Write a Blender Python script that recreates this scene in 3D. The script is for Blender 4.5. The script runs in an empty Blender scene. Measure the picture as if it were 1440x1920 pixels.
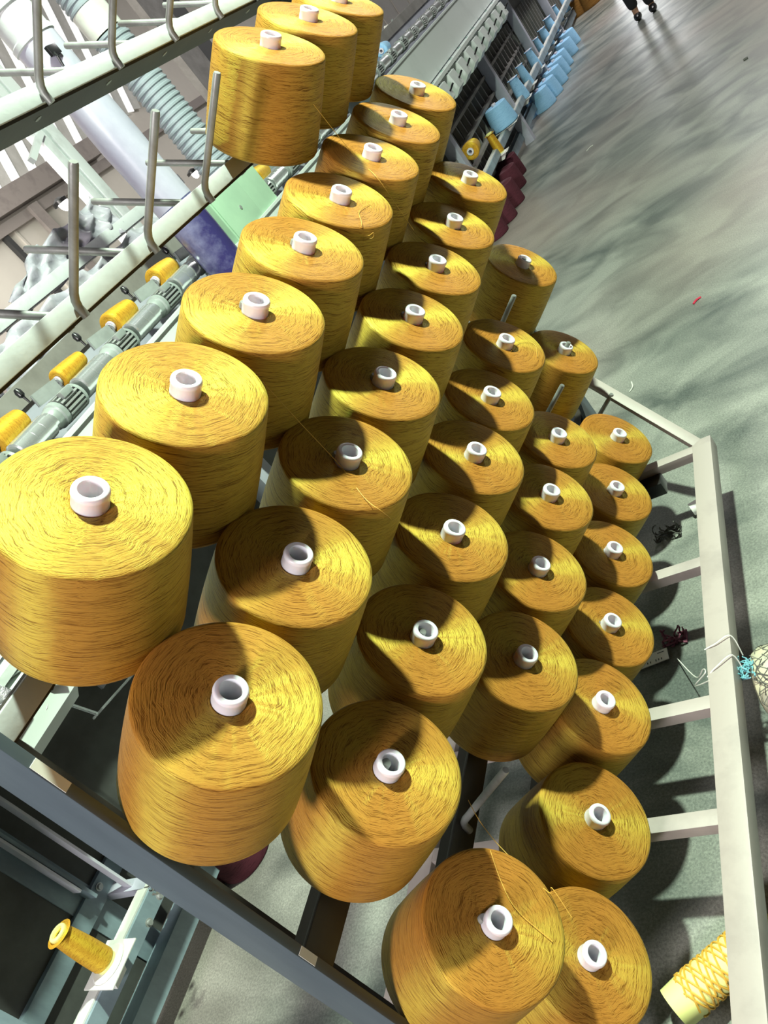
import bpy, bmesh, math, random
from mathutils import Vector, Matrix
random.seed(7)
C = bpy.context.scene
PI = math.pi
S = 0.3          # one creel pitch in metres; plan coordinates below are in pitches, eye level = 0
EYE = 1.95
FLOOR = -6.5
# ------------------------------------------------------------------ camera
RC = ((0.75271379, 0.2409715, -0.61266197), (-0.34776003, -0.64464334, -0.68080682), (-0.5590035, 0.72551202, -0.40143168))
F = 1491.1
cam = bpy.data.objects.new('camera', bpy.data.cameras.new('camera'))
C.collection.objects.link(cam)
m = Matrix(((RC[0][0], -RC[1][0], -RC[2][0]), (RC[0][1], -RC[1][1], -RC[2][1]), (RC[0][2], -RC[1][2], -RC[2][2])))
cam.matrix_world = Matrix.Translation((0, 0, EYE)) @ m.to_4x4()
cam.data.sensor_fit = 'VERTICAL'; cam.data.sensor_height = 24; cam.data.lens = F / 1920 * 24
cam.data.clip_start = 0.02; cam.data.clip_end = 200
C.camera = cam

def V(x, y, z): return Vector((x * S, y * S, z * S + EYE))
def at(px, py, ax, v):
    """plan point seen at a pixel on the plane axis = v"""
    a, b = (px - 720) / F, (py - 960) / F
    d = [RC[0][k] * a + RC[1][k] * b + RC[2][k] for k in range(3)]
    t = v / d['xyz'.index(ax)]
    return [d[0] * t, d[1] * t, d[2] * t]

# ------------------------------------------------------------------ world, lamps, exposure
C.view_settings.view_transform = 'Standard'; C.view_settings.look = 'None'
C.view_settings.gamma = 1; C.view_settings.use_curve_mapping = False
C.view_settings.exposure = 0.0
w = bpy.data.worlds.new('hall_daylight'); C.world = w; w.use_nodes = True
w.node_tree.nodes['Background'].inputs[0].default_value = (0.98, 0.90, 1.0, 1)
w.node_tree.nodes['Background'].inputs[1].default_value = 0.035
def area(name, loc, target, size, power, col, size_y=None):
    l = bpy.data.lights.new(name, 'AREA'); l.energy = power; l.color = col
    l.shape = 'RECTANGLE' if size_y else 'DISK'; l.size = size
    if size_y: l.size_y = size_y
    o = bpy.data.objects.new(name, l); C.collection.objects.link(o)
    o.location = loc; o.rotation_euler = (Vector(target) - Vector(loc)).to_track_quat('-Z', 'Y').to_euler()
    return o
LP = (0.9, 8.8, 13.5)
area('high_bay_lamp', V(*LP), V(-2.9, 5.0, -3), 0.26, 800, (0.82, 1.0, 0.78))
area('near_bay_lamp', (-1.3, -5.0, 4.6), (-1.1, 1.0, 1.0), 1.3, 570, (1.0, 0.94, 0.93))  # unseen fill added behind the camera to light the near cone sides
area('wall_side_lamps', (-6.0, 5.5, 5.5), (-9.0, 9.5, 2.2), 2.5, 480, (1.0, 0.95, 0.88), 8.0)  # fill light added to brighten the left wall
area('aisle_lamps', (1.0, 17.0, 7.5), (1.0, 17.0, 0.0), 2.0, 1150, (1.0, 0.97, 0.95), 9.0)  # fill added out of view, brightens the far floor

# ------------------------------------------------------------------ materials
def newmat(name, col, rough=0.5, metal=0.0, **k):
    m = bpy.data.materials.new(name); m.use_nodes = True
    b = m.node_tree.nodes['Principled BSDF']
    b.inputs['Base Color'].default_value = (*col, 1); b.inputs['Roughness'].default_value = rough
    b.inputs['Metallic'].default_value = metal
    for kk, vv in k.items(): b.inputs[kk.replace('_', ' ')].default_value = vv
    return m
def N(m, t, **k):
    n = m.node_tree.nodes.new(t)
    for a, b in k.items(): setattr(n, a, b)
    return n
def L(m, a, b): m.node_tree.links.new(a, b)
def worn(name, col, dark, rough=0.45, metal=0.0, scale=6, lo=0.35, hi=0.7, bump=0.15, stretch=(1, 1, 1), fine=70):
    """painted or bare surface with blotches, fine grain and dirt"""
    m = newmat(name, col, rough, metal); b = m.node_tree.nodes['Principled BSDF']
    tc = N(m, 'ShaderNodeTexCoord'); mp = N(m, 'ShaderNodeMapping'); mp.inputs['Scale'].default_value = stretch
    L(m, tc.outputs['Object'], mp.inputs[0])
    n = N(m, 'ShaderNodeTexNoise'); n.inputs['Scale'].default_value = scale; n.inputs['Detail'].default_value = 6; n.inputs['Roughness'].default_value = 0.62
    L(m, mp.outputs[0], n.inputs['Vector'])
    r = N(m, 'ShaderNodeValToRGB'); r.color_ramp.elements[0].position = lo; r.color_ramp.elements[1].position = hi
    r.color_ramp.elements[0].color = (*dark, 1); r.color_ramp.elements[1].color = (*col, 1)
    L(m, n.outputs['Fac'], r.inputs[0]); L(m, r.outputs[0], b.inputs['Base Color'])
    n2 = N(m, 'ShaderNodeTexNoise'); n2.inputs['Scale'].default_value = fine; n2.inputs['Detail'].default_value = 3
    L(m, mp.outputs[0], n2.inputs['Vector'])
    bp = N(m, 'ShaderNodeBump'); bp.inputs['Strength'].default_value = bump; bp.inputs['Distance'].default_value = 0.002
    L(m, n2.outputs['Fac'], bp.inputs['Height']); L(m, bp.outputs[0], b.inputs['Normal'])
    return m
def yarn(name, col, dark, lines=330, bump=0.9, aniso=0.75, spec=(1, 0.93, 0.45), rough=0.42, metal=0.0, sheen=0.0, lustre=None, lmix=0.42):
    """fine wound threads: lines run round the package, crossing slightly"""
    m = newmat(name, col, rough, metal); b = m.node_tree.nodes['Principled BSDF']
    tc = N(m, 'ShaderNodeTexCoord'); uv = N(m, 'ShaderNodeUVMap'); uv.uv_map = 'arc'
    sx = N(m, 'ShaderNodeSeparateXYZ'); L(m, tc.outputs['Object'], sx.inputs[0])
    cb = N(m, 'ShaderNodeCombineXYZ'); L(m, sx.outputs[0], cb.inputs[0]); L(m, sx.outputs[1], cb.inputs[1])
    nr = N(m, 'ShaderNodeVectorMath', operation='NORMALIZE'); L(m, cb.outputs[0], nr.inputs[0])
    sn = N(m, 'ShaderNodeSeparateXYZ'); L(m, nr.outputs[0], sn.inputs[0])
    su = N(m, 'ShaderNodeSeparateXYZ'); L(m, uv.outputs[0], su.inputs[0])
    oi = N(m, 'ShaderNodeObjectInfo')
    def strand(freq, ks, wob, seed):
        # wobble of the winding height with the angle
        wn = N(m, 'ShaderNodeTexNoise'); wn.inputs['Scale'].default_value = wob; wn.inputs['Detail'].default_value = 1
        c0 = N(m, 'ShaderNodeCombineXYZ'); L(m, sn.outputs[0], c0.inputs[0]); L(m, sn.outputs[1], c0.inputs[1])
        sc = N(m, 'ShaderNodeMath', operation='MULTIPLY_ADD'); L(m, su.outputs[1], sc.inputs[0]); sc.inputs[1].default_value = 5.0; sc.inputs[2].default_value = seed
        L(m, sc.outputs[0], c0.inputs[2]); L(m, c0.outputs[0], wn.inputs['Vector'])
        ad = N(m, 'ShaderNodeMath', operation='MULTIPLY_ADD'); L(m, wn.outputs['Fac'], ad.inputs[0]); ad.inputs[1].default_value = 0.028; L(m, su.outputs[1], ad.inputs[2])
        mu = N(m, 'ShaderNodeMath', operation='MULTIPLY'); L(m, ad.outputs[0], mu.inputs[0]); mu.inputs[1].default_value = freq
        c1 = N(m, 'ShaderNodeCombineXYZ')
        for i in (0, 1):
            q = N(m, 'ShaderNodeMath', operation='MULTIPLY'); L(m, sn.outputs[i], q.inputs[0]); q.inputs[1].default_value = ks; L(m, q.outputs[0], c1.inputs[i])
        rn = N(m, 'ShaderNodeMath', operation='MULTIPLY_ADD'); L(m, oi.outputs['Random'], rn.inputs[0]); rn.inputs[1].default_value = 40; L(m, mu.outputs[0], rn.inputs[2])
        L(m, rn.outputs[0], c1.inputs[2])
        nn = N(m, 'ShaderNodeTexNoise'); nn.inputs['Scale'].default_value = 1.0; nn.inputs['Detail'].default_value = 2.5; nn.inputs['Roughness'].default_value = 0.6
        L(m, c1.outputs[0], nn.inputs['Vector']); return nn.outputs['Fac']
    a = strand(lines, 1.5, 1.6, 0.0); c = strand(lines * 1.9, 4.5, 2.5, 7.0)
    mx = N(m, 'ShaderNodeMath', operation='ADD'); L(m, a, mx.inputs[0]); L(m, c, mx.inputs[1])
    h = N(m, 'ShaderNodeMath', operation='MULTIPLY'); L(m, mx.outputs[0], h.inputs[0]); h.inputs[1].default_value = 0.5
    r = N(m, 'ShaderNodeValToRGB'); r.color_ramp.elements[0].position = 0.39; r.color_ramp.elements[1].position = 0.50
    r.color_ramp.elements[0].color = (*dark, 1); r.color_ramp.elements[1].color = (*col, 1)
    L(m, h.outputs[0], r.inputs[0]); L(m, r.outputs[0], b.inputs['Base Color'])
    bp = N(m, 'ShaderNodeBump'); bp.inputs['Strength'].default_value = bump; bp.inputs['Distance'].default_value = 0.0016
    L(m, h.outputs[0], bp.inputs['Height']); L(m, bp.outputs[0], b.inputs['Normal'])
    b.inputs['Specular IOR Level'].default_value = 0.22; b.inputs['Specular Tint'].default_value = (*spec, 1)
    b.inputs['Anisotropic'].default_value = aniso
    if sheen:
        b.inputs['Sheen Weight'].default_value = sheen; b.inputs['Sheen Roughness'].default_value = 0.4; b.inputs['Sheen Tint'].default_value = (*spec, 1)
    tg = N(m, 'ShaderNodeTangent', direction_type='RADIAL', axis='Z'); L(m, tg.outputs[0], b.inputs['Tangent'])
    if lustre:
        g = N(m, 'ShaderNodeBsdfAnisotropic'); g.inputs['Color'].default_value = (*lustre, 1); g.inputs['Roughness'].default_value = 0.58; g.inputs['Anisotropy'].default_value = 0.42
        rl = N(m, 'ShaderNodeValToRGB'); rl.color_ramp.elements[0].position = 0.39; rl.color_ramp.elements[1].position = 0.50
        rl.color_ramp.elements[0].color = (lustre[0] * 0.3, lustre[1] * 0.2, lustre[2] * 0.2, 1); rl.color_ramp.elements[1].color = (*lustre, 1)
        L(m, h.outputs[0], rl.inputs[0]); L(m, rl.outputs[0], g.inputs['Color'])
        L(m, bp.outputs[0], g.inputs['Normal']); L(m, tg.outputs[0], g.inputs['Tangent'])
        mix = N(m, 'ShaderNodeMixShader'); mix.inputs[0].default_value = lmix
        L(m, b.outputs[0], mix.inputs[1]); L(m, g.outputs[0], mix.inputs[2])
        L(m, mix.outputs[0], m.node_tree.nodes['Material Output'].inputs['Surface'])
    return m

M = {}
M['gold'] = yarn('gold_yarn', (0.43, 0.166, 0.030), (0.16, 0.055, 0.008), lines=560, bump=1.0, spec=(0.9, 1.0, 0.35), lustre=(0.80, 1.0, 0.16), lmix=0.14)
M['gold_small'] = yarn('gold_bobbin_yarn', (0.58, 0.29, 0.03), (0.35, 0.15, 0.012), lines=500, bump=0.5, lustre=(0.92, 1.0, 0.10), lmix=0.15)
M['blue'] = yarn('blue_yarn', (0.32, 0.58, 0.84), (0.22, 0.45, 0.72), lines=200, bump=0.3, spec=(1, 1, 1), rough=0.6)
M['maroon'] = yarn('maroon_yarn', (0.09, 0.024, 0.035), (0.05, 0.013, 0.02), lines=200, bump=0.3, spec=(1, 0.9, 0.9), rough=0.8)
M['brown'] = yarn('brown_yarn', (0.22, 0.11, 0.03), (0.12, 0.05, 0.015), lines=200, bump=0.3, rough=0.7)
M['tube'] = newmat('tube_plastic', (0.70, 0.67, 0.73), 0.35, 0, Subsurface_Weight=0.15)
M['tube_y'] = newmat('yellow_tube_plastic', (0.72, 0.74, 0.28), 0.4)
M['mint'] = worn('mint_paint', (0.60, 0.62, 0.64), (0.44, 0.45, 0.46), 0.42, scale=5, lo=0.25, hi=0.5, bump=0.2)
M['mint2'] = worn('machine_mint_paint', (0.64, 0.69, 0.67), (0.55, 0.60, 0.58), 0.35, scale=3, lo=0.25, hi=0.5, bump=0.1)
M['cream_paint'] = worn('cream_paint', (0.33, 0.29, 0.27), (0.23, 0.20, 0.19), 0.5, scale=4, lo=0.25, hi=0.5)
M['post'] = worn('blue_grey_paint', (0.105, 0.135, 0.16), (0.06, 0.08, 0.10), 0.42, scale=5, stretch=(1, 1, 0.15), bump=0.1)
M['post2'] = worn('pale_blue_paint', (0.33, 0.44, 0.50), (0.16, 0.20, 0.24), 0.4, scale=4, stretch=(1, 1, 0.4))
M['rust'] = worn('bare_brown_steel', (0.045, 0.038, 0.03), (0.025, 0.02, 0.016), 0.6, scale=8)  # dark steel tone, also holds the shade inside the rails
M['rust2'] = worn('dark_steel_plate', (0.05, 0.05, 0.048), (0.03, 0.028, 0.025), 0.5, scale=5)  # rail colour with the cones' shade put in
M['steel'] = worn('rod_steel', (0.36, 0.38, 0.37), (0.20, 0.20, 0.19), 0.45, 0.35, scale=14, stretch=(1, 1, 0.3), bump=0.2)
M['chrome'] = newmat('chrome', (0.66, 0.68, 0.69), 0.25, 0.75)
M['motor'] = worn('motor_grey', (0.38, 0.42, 0.41), (0.26, 0.29, 0.28), 0.4, 0.2, scale=10)
M['fin'] = newmat('aluminium_fin', (0.42, 0.44, 0.43), 0.35, 0.5)
M['black'] = newmat('black_plastic', (0.012, 0.012, 0.013), 0.3)
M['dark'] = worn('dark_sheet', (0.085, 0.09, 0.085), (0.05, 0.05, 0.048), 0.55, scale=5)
M['lav'] = worn('lavender_panel', (0.46, 0.47, 0.54), (0.34, 0.35, 0.42), 0.4, scale=3)
M['flange'] = worn('pale_lavender_paint', (0.62, 0.62, 0.70), (0.45, 0.46, 0.52), 0.4, scale=4)
M['lilac'] = worn('lilac_duct_film', (0.52, 0.51, 0.61), (0.36, 0.35, 0.46), 0.35, scale=3, stretch=(1, 1, 0.6), bump=0.4, fine=20)
M['purple'] = worn('purple_fibre_film', (0.035, 0.03, 0.12), (0.20, 0.20, 0.34), 0.2, scale=3.5, lo=0.32, hi=0.52, bump=0.4, fine=20)
M['hose'] = newmat('grey_blue_hose', (0.30, 0.34, 0.39), 0.5)
M['film'] = worn('white_plastic_film', (0.52, 0.50, 0.56), (0.36, 0.35, 0.42), 0.28, scale=8, bump=0.8, fine=24)
M['green_panel'] = worn('green_panel_paint', (0.42, 0.62, 0.44), (0.32, 0.48, 0.35), 0.4, scale=2)
M['green'] = newmat('green_plastic', (0.05, 0.30, 0.19), 0.4)
M['red'] = newmat('red_plastic', (0.55, 0.03, 0.07), 0.4)
M['pink'] = newmat('magenta_plastic', (0.75, 0.03, 0.25), 0.4)
M['wall'] = worn('cream_wall', (0.70, 0.66, 0.59), (0.64, 0.60, 0.54), 0.7, scale=1.2, bump=0.1)
M['wall_dark'] = newmat('dark_trim', (0.05, 0.05, 0.05), 0.6)
M['beam'] = worn('grey_beam', (0.26, 0.25, 0.235), (0.17, 0.16, 0.15), 0.6, scale=4)
M['white'] = worn('white_paint', (0.75, 0.75, 0.72), (0.6, 0.6, 0.56), 0.4, scale=6)
M['paper'] = newmat('label_paper', (0.85, 0.83, 0.78), 0.7)
M['ink'] = newmat('ink', (0.03, 0.03, 0.04), 0.7)
M['foil'] = newmat('aluminium_foil', (0.85, 0.86, 0.88), 0.22, 1.0)
M['nylon'] = worn('yellowed_nylon', (0.55, 0.50, 0.33), (0.30, 0.30, 0.25), 0.5, scale=9, bump=0.5, fine=40)
M['fluff'] = newmat('fluff', (0.10, 0.10, 0.09), 0.9)
M['cyan'] = newmat('cyan_thread', (0.18, 0.45, 0.52), 0.6)
M['pthread'] = newmat('plum_thread', (0.20, 0.06, 0.10), 0.8)
M['wthread'] = newmat('white_thread', (0.65, 0.65, 0.60), 0.7)
M['gthread'] = newmat('gold_thread', (0.62, 0.36, 0.05), 0.6)
M['trouser'] = newmat('black_cloth', (0.015, 0.015, 0.018), 0.8)
M['shirt'] = newmat('dark_red_cloth', (0.18, 0.02, 0.02), 0.8)
M['skin'] = newmat('skin', (0.45, 0.25, 0.16), 0.6)
def emit(name, col, s):
    m = newmat(name, (0.8, 0.8, 0.8), 0.5); b = m.node_tree.nodes['Principled BSDF']
    b.inputs['Emission Color'].default_value = (*col, 1); b.inputs['Emission Strength'].default_value = s; return m
M['lamp'] = emit('lamp_glass', (1, 0.98, 0.93), 12)
M['skylight'] = emit('skylight_sheet', (1, 1, 0.98), 0.7)
M['daylight'] = emit('open_door_daylight', (0.95, 0.98, 1), 9)
# foil wrinkles
bf = M['foil'].node_tree.nodes['Principled BSDF']; nz = N(M['foil'], 'ShaderNodeTexVoronoi'); nz.inputs['Scale'].default_value = 60
bb = N(M['foil'], 'ShaderNodeBump'); bb.inputs['Strength'].default_value = 1; bb.inputs['Distance'].default_value = 0.006
L(M['foil'], nz.outputs['Distance'], bb.inputs['Height']); L(M['foil'], bb.outputs[0], bf.inputs['Normal'])
# clear acrylic
M['acrylic'] = newmat('clear_acrylic', (0.9, 0.92, 0.95), 0.08, 0, Transmission_Weight=0.85, Alpha=0.6)

def floor_mat():
    m = newmat('sealed_concrete_floor', (0.3, 0.34, 0.3), 0.4); b = m.node_tree.nodes['Principled BSDF']
    tc = N(m, 'ShaderNodeTexCoord')
    mp = N(m, 'ShaderNodeMapping'); mp.inputs['Scale'].default_value = (1.3, 1.9, 1); mp.inputs['Rotation'].default_value = (0, 0, math.radians(2)); L(m, tc.outputs['Object'], mp.inputs[0])
    n = N(m, 'ShaderNodeTexNoise'); n.inputs['Scale'].default_value = 1.5; n.inputs['Detail'].default_value = 5; n.inputs['Roughness'].default_value = 0.5; n.inputs['Distortion'].default_value = 0.7
    L(m, mp.outputs[0], n.inputs['Vector'])
    r = N(m, 'ShaderNodeValToRGB'); e = r.color_ramp.elements
    e[0].position = 0.36; e[0].color = (0.092, 0.107, 0.10, 1); e[1].position = 0.64; e[1].color = (0.285, 0.295, 0.27, 1)  # pale blotches paint blurred reflections into the floor colour
    L(m, n.outputs['Fac'], r.inputs[0])
    # broad pale and rosy areas
    n3 = N(m, 'ShaderNodeTexNoise'); n3.inputs['Scale'].default_value = 0.42; n3.inputs['Detail'].default_value = 2
    L(m, tc.outputs['Object'], n3.inputs['Vector'])
    r3 = N(m, 'ShaderNodeValToRGB'); r3.color_ramp.elements[0].position = 0.46; r3.color_ramp.elements[1].position = 0.66
    L(m, n3.outputs['Fac'], r3.inputs[0])
    mx = N(m, 'ShaderNodeMixRGB'); mx.inputs[2].default_value = (0.36, 0.30, 0.27, 1); L(m, r.outputs[0], mx.inputs[1])
    f = N(m, 'ShaderNodeMath', operation='MULTIPLY'); f.inputs[1].default_value = 0.6; L(m, r3.outputs[0], f.inputs[0]); L(m, f.outputs[0], mx.inputs[0])
    # grain
    n2 = N(m, 'ShaderNodeTexNoise'); n2.inputs['Scale'].default_value = 130; n2.inputs['Detail'].default_value = 4; n2.inputs['Roughness'].default_value = 0.8
    L(m, tc.outputs['Object'], n2.inputs['Vector'])
    r2 = N(m, 'ShaderNodeValToRGB'); r2.color_ramp.elements[0].position = 0.38; r2.color_ramp.elements[0].color = (0.62, 0.62, 0.62, 1)
    r2.color_ramp.elements[1].position = 0.66; r2.color_ramp.elements[1].color = (1.25, 1.25, 1.2, 1); L(m, n2.outputs['Fac'], r2.inputs[0])
    mm = N(m, 'ShaderNodeMixRGB', blend_type='MULTIPLY'); mm.inputs[0].default_value = 1; L(m, mx.outputs[0], mm.inputs[1]); L(m, r2.outputs[0], mm.inputs[2])
    L(m, mm.outputs[0], b.inputs['Base Color'])
    rr = N(m, 'ShaderNodeMapRange'); rr.inputs['To Min'].default_value = 0.42; rr.inputs['To Max'].default_value = 0.22; L(m, n.outputs['Fac'], rr.inputs[0]); L(m, rr.outputs[0], b.inputs['Roughness'])
    bp = N(m, 'ShaderNodeBump'); bp.inputs['Strength'].default_value = 0.25; bp.inputs['Distance'].default_value = 0.002; L(m, n2.outputs['Fac'], bp.inputs['Height']); L(m, bp.outputs[0], b.inputs['Normal'])
    return m
M['floor'] = floor_mat()

# ------------------------------------------------------------------ mesh helpers
class MB:
    """collects shapes in plan coordinates round an origin and links them as one mesh"""
    def __init__(s, org=(0, 0, 0)): s.bm = bmesh.new(); s.o = V(*org)
    def p(s, q): return V(*q) - s.o
    def box(s, x0, x1, y0, y1, z0, z1, bev=0.0):
        c = Vector(((x0 + x1) / 2, (y0 + y1) / 2, (z0 + z1) / 2))
        r = bmesh.ops.create_cube(s.bm, size=1); vs = r['verts']
        for v in vs: v.co = s.p((c.x + v.co.x * (x1 - x0), c.y + v.co.y * (y1 - y0), c.z + v.co.z * (z1 - z0)))
        if bev: bmesh.ops.bevel(s.bm, geom=list({e for v in vs for e in v.link_edges}), offset=bev * S, segments=2, affect='EDGES', profile=0.6)
        return s
    def beam(s, a, b, w, h, up=(0, 0, 1), bev=0.0):
        a, b = s.p(a), s.p(b); d = (b - a); ln = d.length; d.normalize()
        sd = d.cross(Vector(up)).normalized(); u = sd.cross(d)
        r = bmesh.ops.create_cube(s.bm, size=1); vs = r['verts']; mid = (a + b) / 2
        for v in vs: v.co = mid + sd * v.co.x * w * S + d * v.co.y * ln + u * v.co.z * h * S
        if bev: bmesh.ops.bevel(s.bm, geom=list({e for v in vs for e in v.link_edges}), offset=bev * S, segments=2, affect='EDGES', profile=0.6)
        return s
    def tube(s, pts, r, n=12, cap=True, rr=None, ref=None):
        P = [s.p(q) for q in pts]; rings = []
        for i, q in enumerate(P):
            d = (P[min(i + 1, len(P) - 1)] - P[max(i - 1, 0)]).normalized()
            rf = Vector(ref) if ref else (Vector((0, 0, 1)) if abs(d.z) < 0.9 else Vector((1, 0, 0)))
            sd = d.cross(rf).normalized(); u = sd.cross(d)
            R_ = (rr[i] if rr else r) * S
            rings.append([s.bm.verts.new(q + (sd * math.cos(t) + u * math.sin(t)) * R_) for t in [2 * PI * k / n for k in range(n)]])
        for A, B in zip(rings, rings[1:]):
            for k in range(n):
                f = s.bm.faces.new((A[k], A[(k + 1) % n], B[(k + 1) % n], B[k])); f.smooth = True
        if cap:
            s.bm.faces.new(rings[0][::-1]); s.bm.faces.new(rings[-1])
        return s
    def poly(s, pts, th, nrm):
        """flat outline (plan points) given a thickness along nrm"""
        n = Vector(nrm).normalized() * th * S
        A = [s.bm.verts.new(s.p(q)) for q in pts]; B = [s.bm.verts.new(v.co + n) for v in A]
        s.bm.faces.new(A); s.bm.faces.new(B[::-1])
        for k in range(len(A)): s.bm.faces.new((A[k], B[k], B[(k + 1) % len(A)], A[(k + 1) % len(A)]))
        return s
    def lathe(s, c, ax, prof, n=32, closed=False):
        """prof: (radius, height along ax)"""
        c = s.p(c); ax = Vector(ax).normalized(); ref = Vector((0, 0, 1)) if abs(ax.z) < 0.9 else Vector((1, 0, 0))
        sd = ax.cross(ref).normalized(); u = ax.cross(sd); rings = []
        for r, h in prof:
            r = max(r, 0.0004)
            rings.append([s.bm.verts.new(c + ax * h * S + (sd * math.cos(t) + u * math.sin(t)) * r * S) for t in [2 * PI * k / n for k in range(n)]])
        for A, B in zip(rings, rings[1:]):
            for k in range(n):
                f = s.bm.faces.new((A[k], A[(k + 1) % n], B[(k + 1) % n], B[k])); f.smooth = True
        if closed: s.bm.faces.new(rings[0]); s.bm.faces.new(rings[-1][::-1])
        return s
    def build(s, name, mat, parent=None, sharp=0.6, fix=True):
        me = bpy.data.meshes.new(name)
        if fix: bmesh.ops.recalc_face_normals(s.bm, faces=s.bm.faces)
        s.bm.to_mesh(me); s.bm.free(); me.materials.append(mat)
        o = bpy.data.objects.new(name, me); C.collection.objects.link(o)
        for e in me.edges: pass
        if parent is not None: o.parent = parent
        else: o.location = s.o
        me.set_sharp_from_angle(angle=sharp) if hasattr(me, 'set_sharp_from_angle') else None
        return o
def tag(o, label=None, cat=None, group=None, kind=None):
    if label: o['label'] = label
    if cat: o['category'] = cat
    if group: o['group'] = group
    if kind: o['kind'] = kind
    return o
def root(name, org, label, cat, group=None):
    o = bpy.data.objects.new(name, None); C.collection.objects.link(o); o.location = V(*org); o.empty_display_size = 0.05
    return tag(o, label, cat, group)
def part_at(o, org):
    return o
def copy_tree(o, parent=None):
    c = o.copy(); C.collection.objects.link(c)
    if parent is not None: c.parent = parent
    for ch in list(o.children): copy_tree(ch, c)
    return c
def lathe_uv(name, prof, mat, n=96, arcscale=1.0, closed=False):
    """lathe in metres about local z with an 'arc' UV (turn, distance along the profile)"""
    me = bpy.data.meshes.new(name); vs, fs, uvs = [], [], []
    arc = [0.0]
    for a, b in zip(prof, prof[1:]): arc.append(arc[-1] + math.hypot(b[0] - a[0], b[1] - a[1]))
    for r, z in prof:
        for k in range(n): t = 2 * PI * k / n; vs.append((max(r, 1e-4) * math.cos(t), max(r, 1e-4) * math.sin(t), z))
    for i in range(len(prof) - 1):
        for k in range(n):
            fs.append((i * n + k, (i + 1) * n + k, (i + 1) * n + (k + 1) % n, i * n + (k + 1) % n))
            uvs += [(k / n, arc[i]), (k / n, arc[i + 1]), ((k + 1) / n, arc[i + 1]), ((k + 1) / n, arc[i])]
    me.from_pydata(vs, [], fs); uv = me.uv_layers.new(name='arc')
    for i, q in enumerate(uvs): uv.data[i].uv = q
    me.polygons.foreach_set('use_smooth', [True] * len(me.polygons)); me.materials.append(mat)
    me.set_sharp_from_angle(angle=1.1) if hasattr(me, 'set_sharp_from_angle') else None
    return me
def cone_proto(name, r0, r1, ln, mat, tubemat, tr=0.0262, recess=0.004, stick=0.024, n=96, yname='yarn_package'):
    """package with its top tube rim at local origin, body running down -z"""
    z0 = -stick
    prof = [(tr * 0.95, z0 - recess - 0.004), (tr * 1.10, z0 - recess), (tr * 1.5, z0 - recess * 0.35), (r0 * 0.40, z0 - 0.0008), (r0 * 0.6, z0), (r0 * 0.8, z0 - 0.0004),
            (r0 * 0.94, z0 - 0.0016), (r0 - 0.0035, z0 - 0.003), (r0 - 0.0008, z0 - 0.0055), (r0, z0 - 0.010)]
    for k in range(1, 9):
        t = k / 8; prof.append((r0 + (r1 - r0) * t + 0.002 * math.sin(PI * t), z0 - 0.010 - (ln - 0.020) * t))
    prof += [(r1 - 0.002, z0 - ln + 0.004), (r1 - 0.006, z0 - ln), (r1 * 0.6, z0 - ln), (tr * 1.2, z0 - ln + 0.004)]
    y = bpy.data.objects.new(yname, lathe_uv(yname, prof, mat, n)); C.collection.objects.link(y)
    b = tr * 0.64
    tp = [(b, -0.30 if ln > 0.2 else z0 - ln - 0.01), (b, -0.004), (b * 1.03, -0.001), (tr * 0.86, 0), (tr * 0.95, -0.0015), (tr * 0.985, -0.004), (tr, -0.006), (tr * 1.0, -0.009),
          (tr * 0.97, -0.0105), (tr * 1.0, z0 - 0.014), (tr * 1.1, z0 - ln * 0.5), (tr * 1.2, z0 - ln - 0.008), (b, z0 - ln - 0.008)]
    t = bpy.data.objects.new('tube', lathe_uv('tube', tp, tubemat, 48)); C.collection.objects.link(t)
    e = bpy.data.objects.new(name, None); C.collection.objects.link(e); e.empty_display_size = 0.05
    y.parent = e; t.parent = e
    return e
def curve_thing(name, pts, r, mat, label=None, cat=None, parent=None, group=None):
    """smooth thread through plan points, converted to a real tube mesh"""
    P = [Vector(p) for p in pts]; out = []
    for i in range(len(P) - 1):
        p0, p1, p2, p3 = P[max(i - 1, 0)], P[i], P[i + 1], P[min(i + 2, len(P) - 1)]
        for k in range(6):
            t = k / 6
            out.append(0.5 * ((2 * p1) + (p2 - p0) * t + (2 * p0 - 5 * p1 + 4 * p2 - p3) * t * t + (3 * p1 - p0 - 3 * p2 + p3) * t ** 3))
    out.append(P[-1]); b = MB(pts[0]); b.tube(out, r, 5); o = b.build(name, mat, parent)
    if label: tag(o, label, cat, group)
    return o
# ================================================================== SETTING
fl = MB((0, 20, FLOOR)); fl.box(-45, 30, -12, 150, FLOOR - 0.3, FLOOR); fl = fl.build('floor', M['floor']); tag(fl, kind='structure')
wl = MB((-30, 40, FLOOR)); wl.box(-30.6, -30, -12, 150, FLOOR, 30); tag(wl.build('wall_left', M['wall']), kind='structure')
# framing of the far wall: eaves trim, panel joints, dark frames
def trim(n, mat, fn):
    b = MB((-30, 40, 0)); fn(b); o = b.build('trim_%d' % n, mat); tag(o, kind='structure')
trim(1, M['cream_paint'], lambda b: b.box(-30, -29.2, -12, 41, 5.4, 6.4))
trim(2, M['wall'], lambda b: [b.box(-30, -29.9, y, y + 0.12, FLOOR, 5.2) for y in range(-10, 150, 6)])
trim(3, M['wall_dark'], lambda b: [b.box(-29.95, -29.6, 21.5, 23.5, -6, 3.6), b.box(-29.95, -29.7, 31.0, 31.3, -6, 5.2)])
trim(4, M['cream_paint'], lambda b: [b.box(-29.6, -29.4, 23.5, 24.2, -6, 3.9), b.box(-29.6, -29.4, 33.4, 34.1, -6, 5.2)])
trim(5, M['cream_paint'], lambda b: b.box(-30, -29.6, 20, 60, 4.7, 5.2))
b = MB((-30, 40, 0))
for k in range(14): b.beam((-29.8, 27 + k * 1.5, 6.5), (-28.0, 28.5 + k * 1.5, 14.5), 0.62, 0.08, up=(1, 0, 0))
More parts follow.
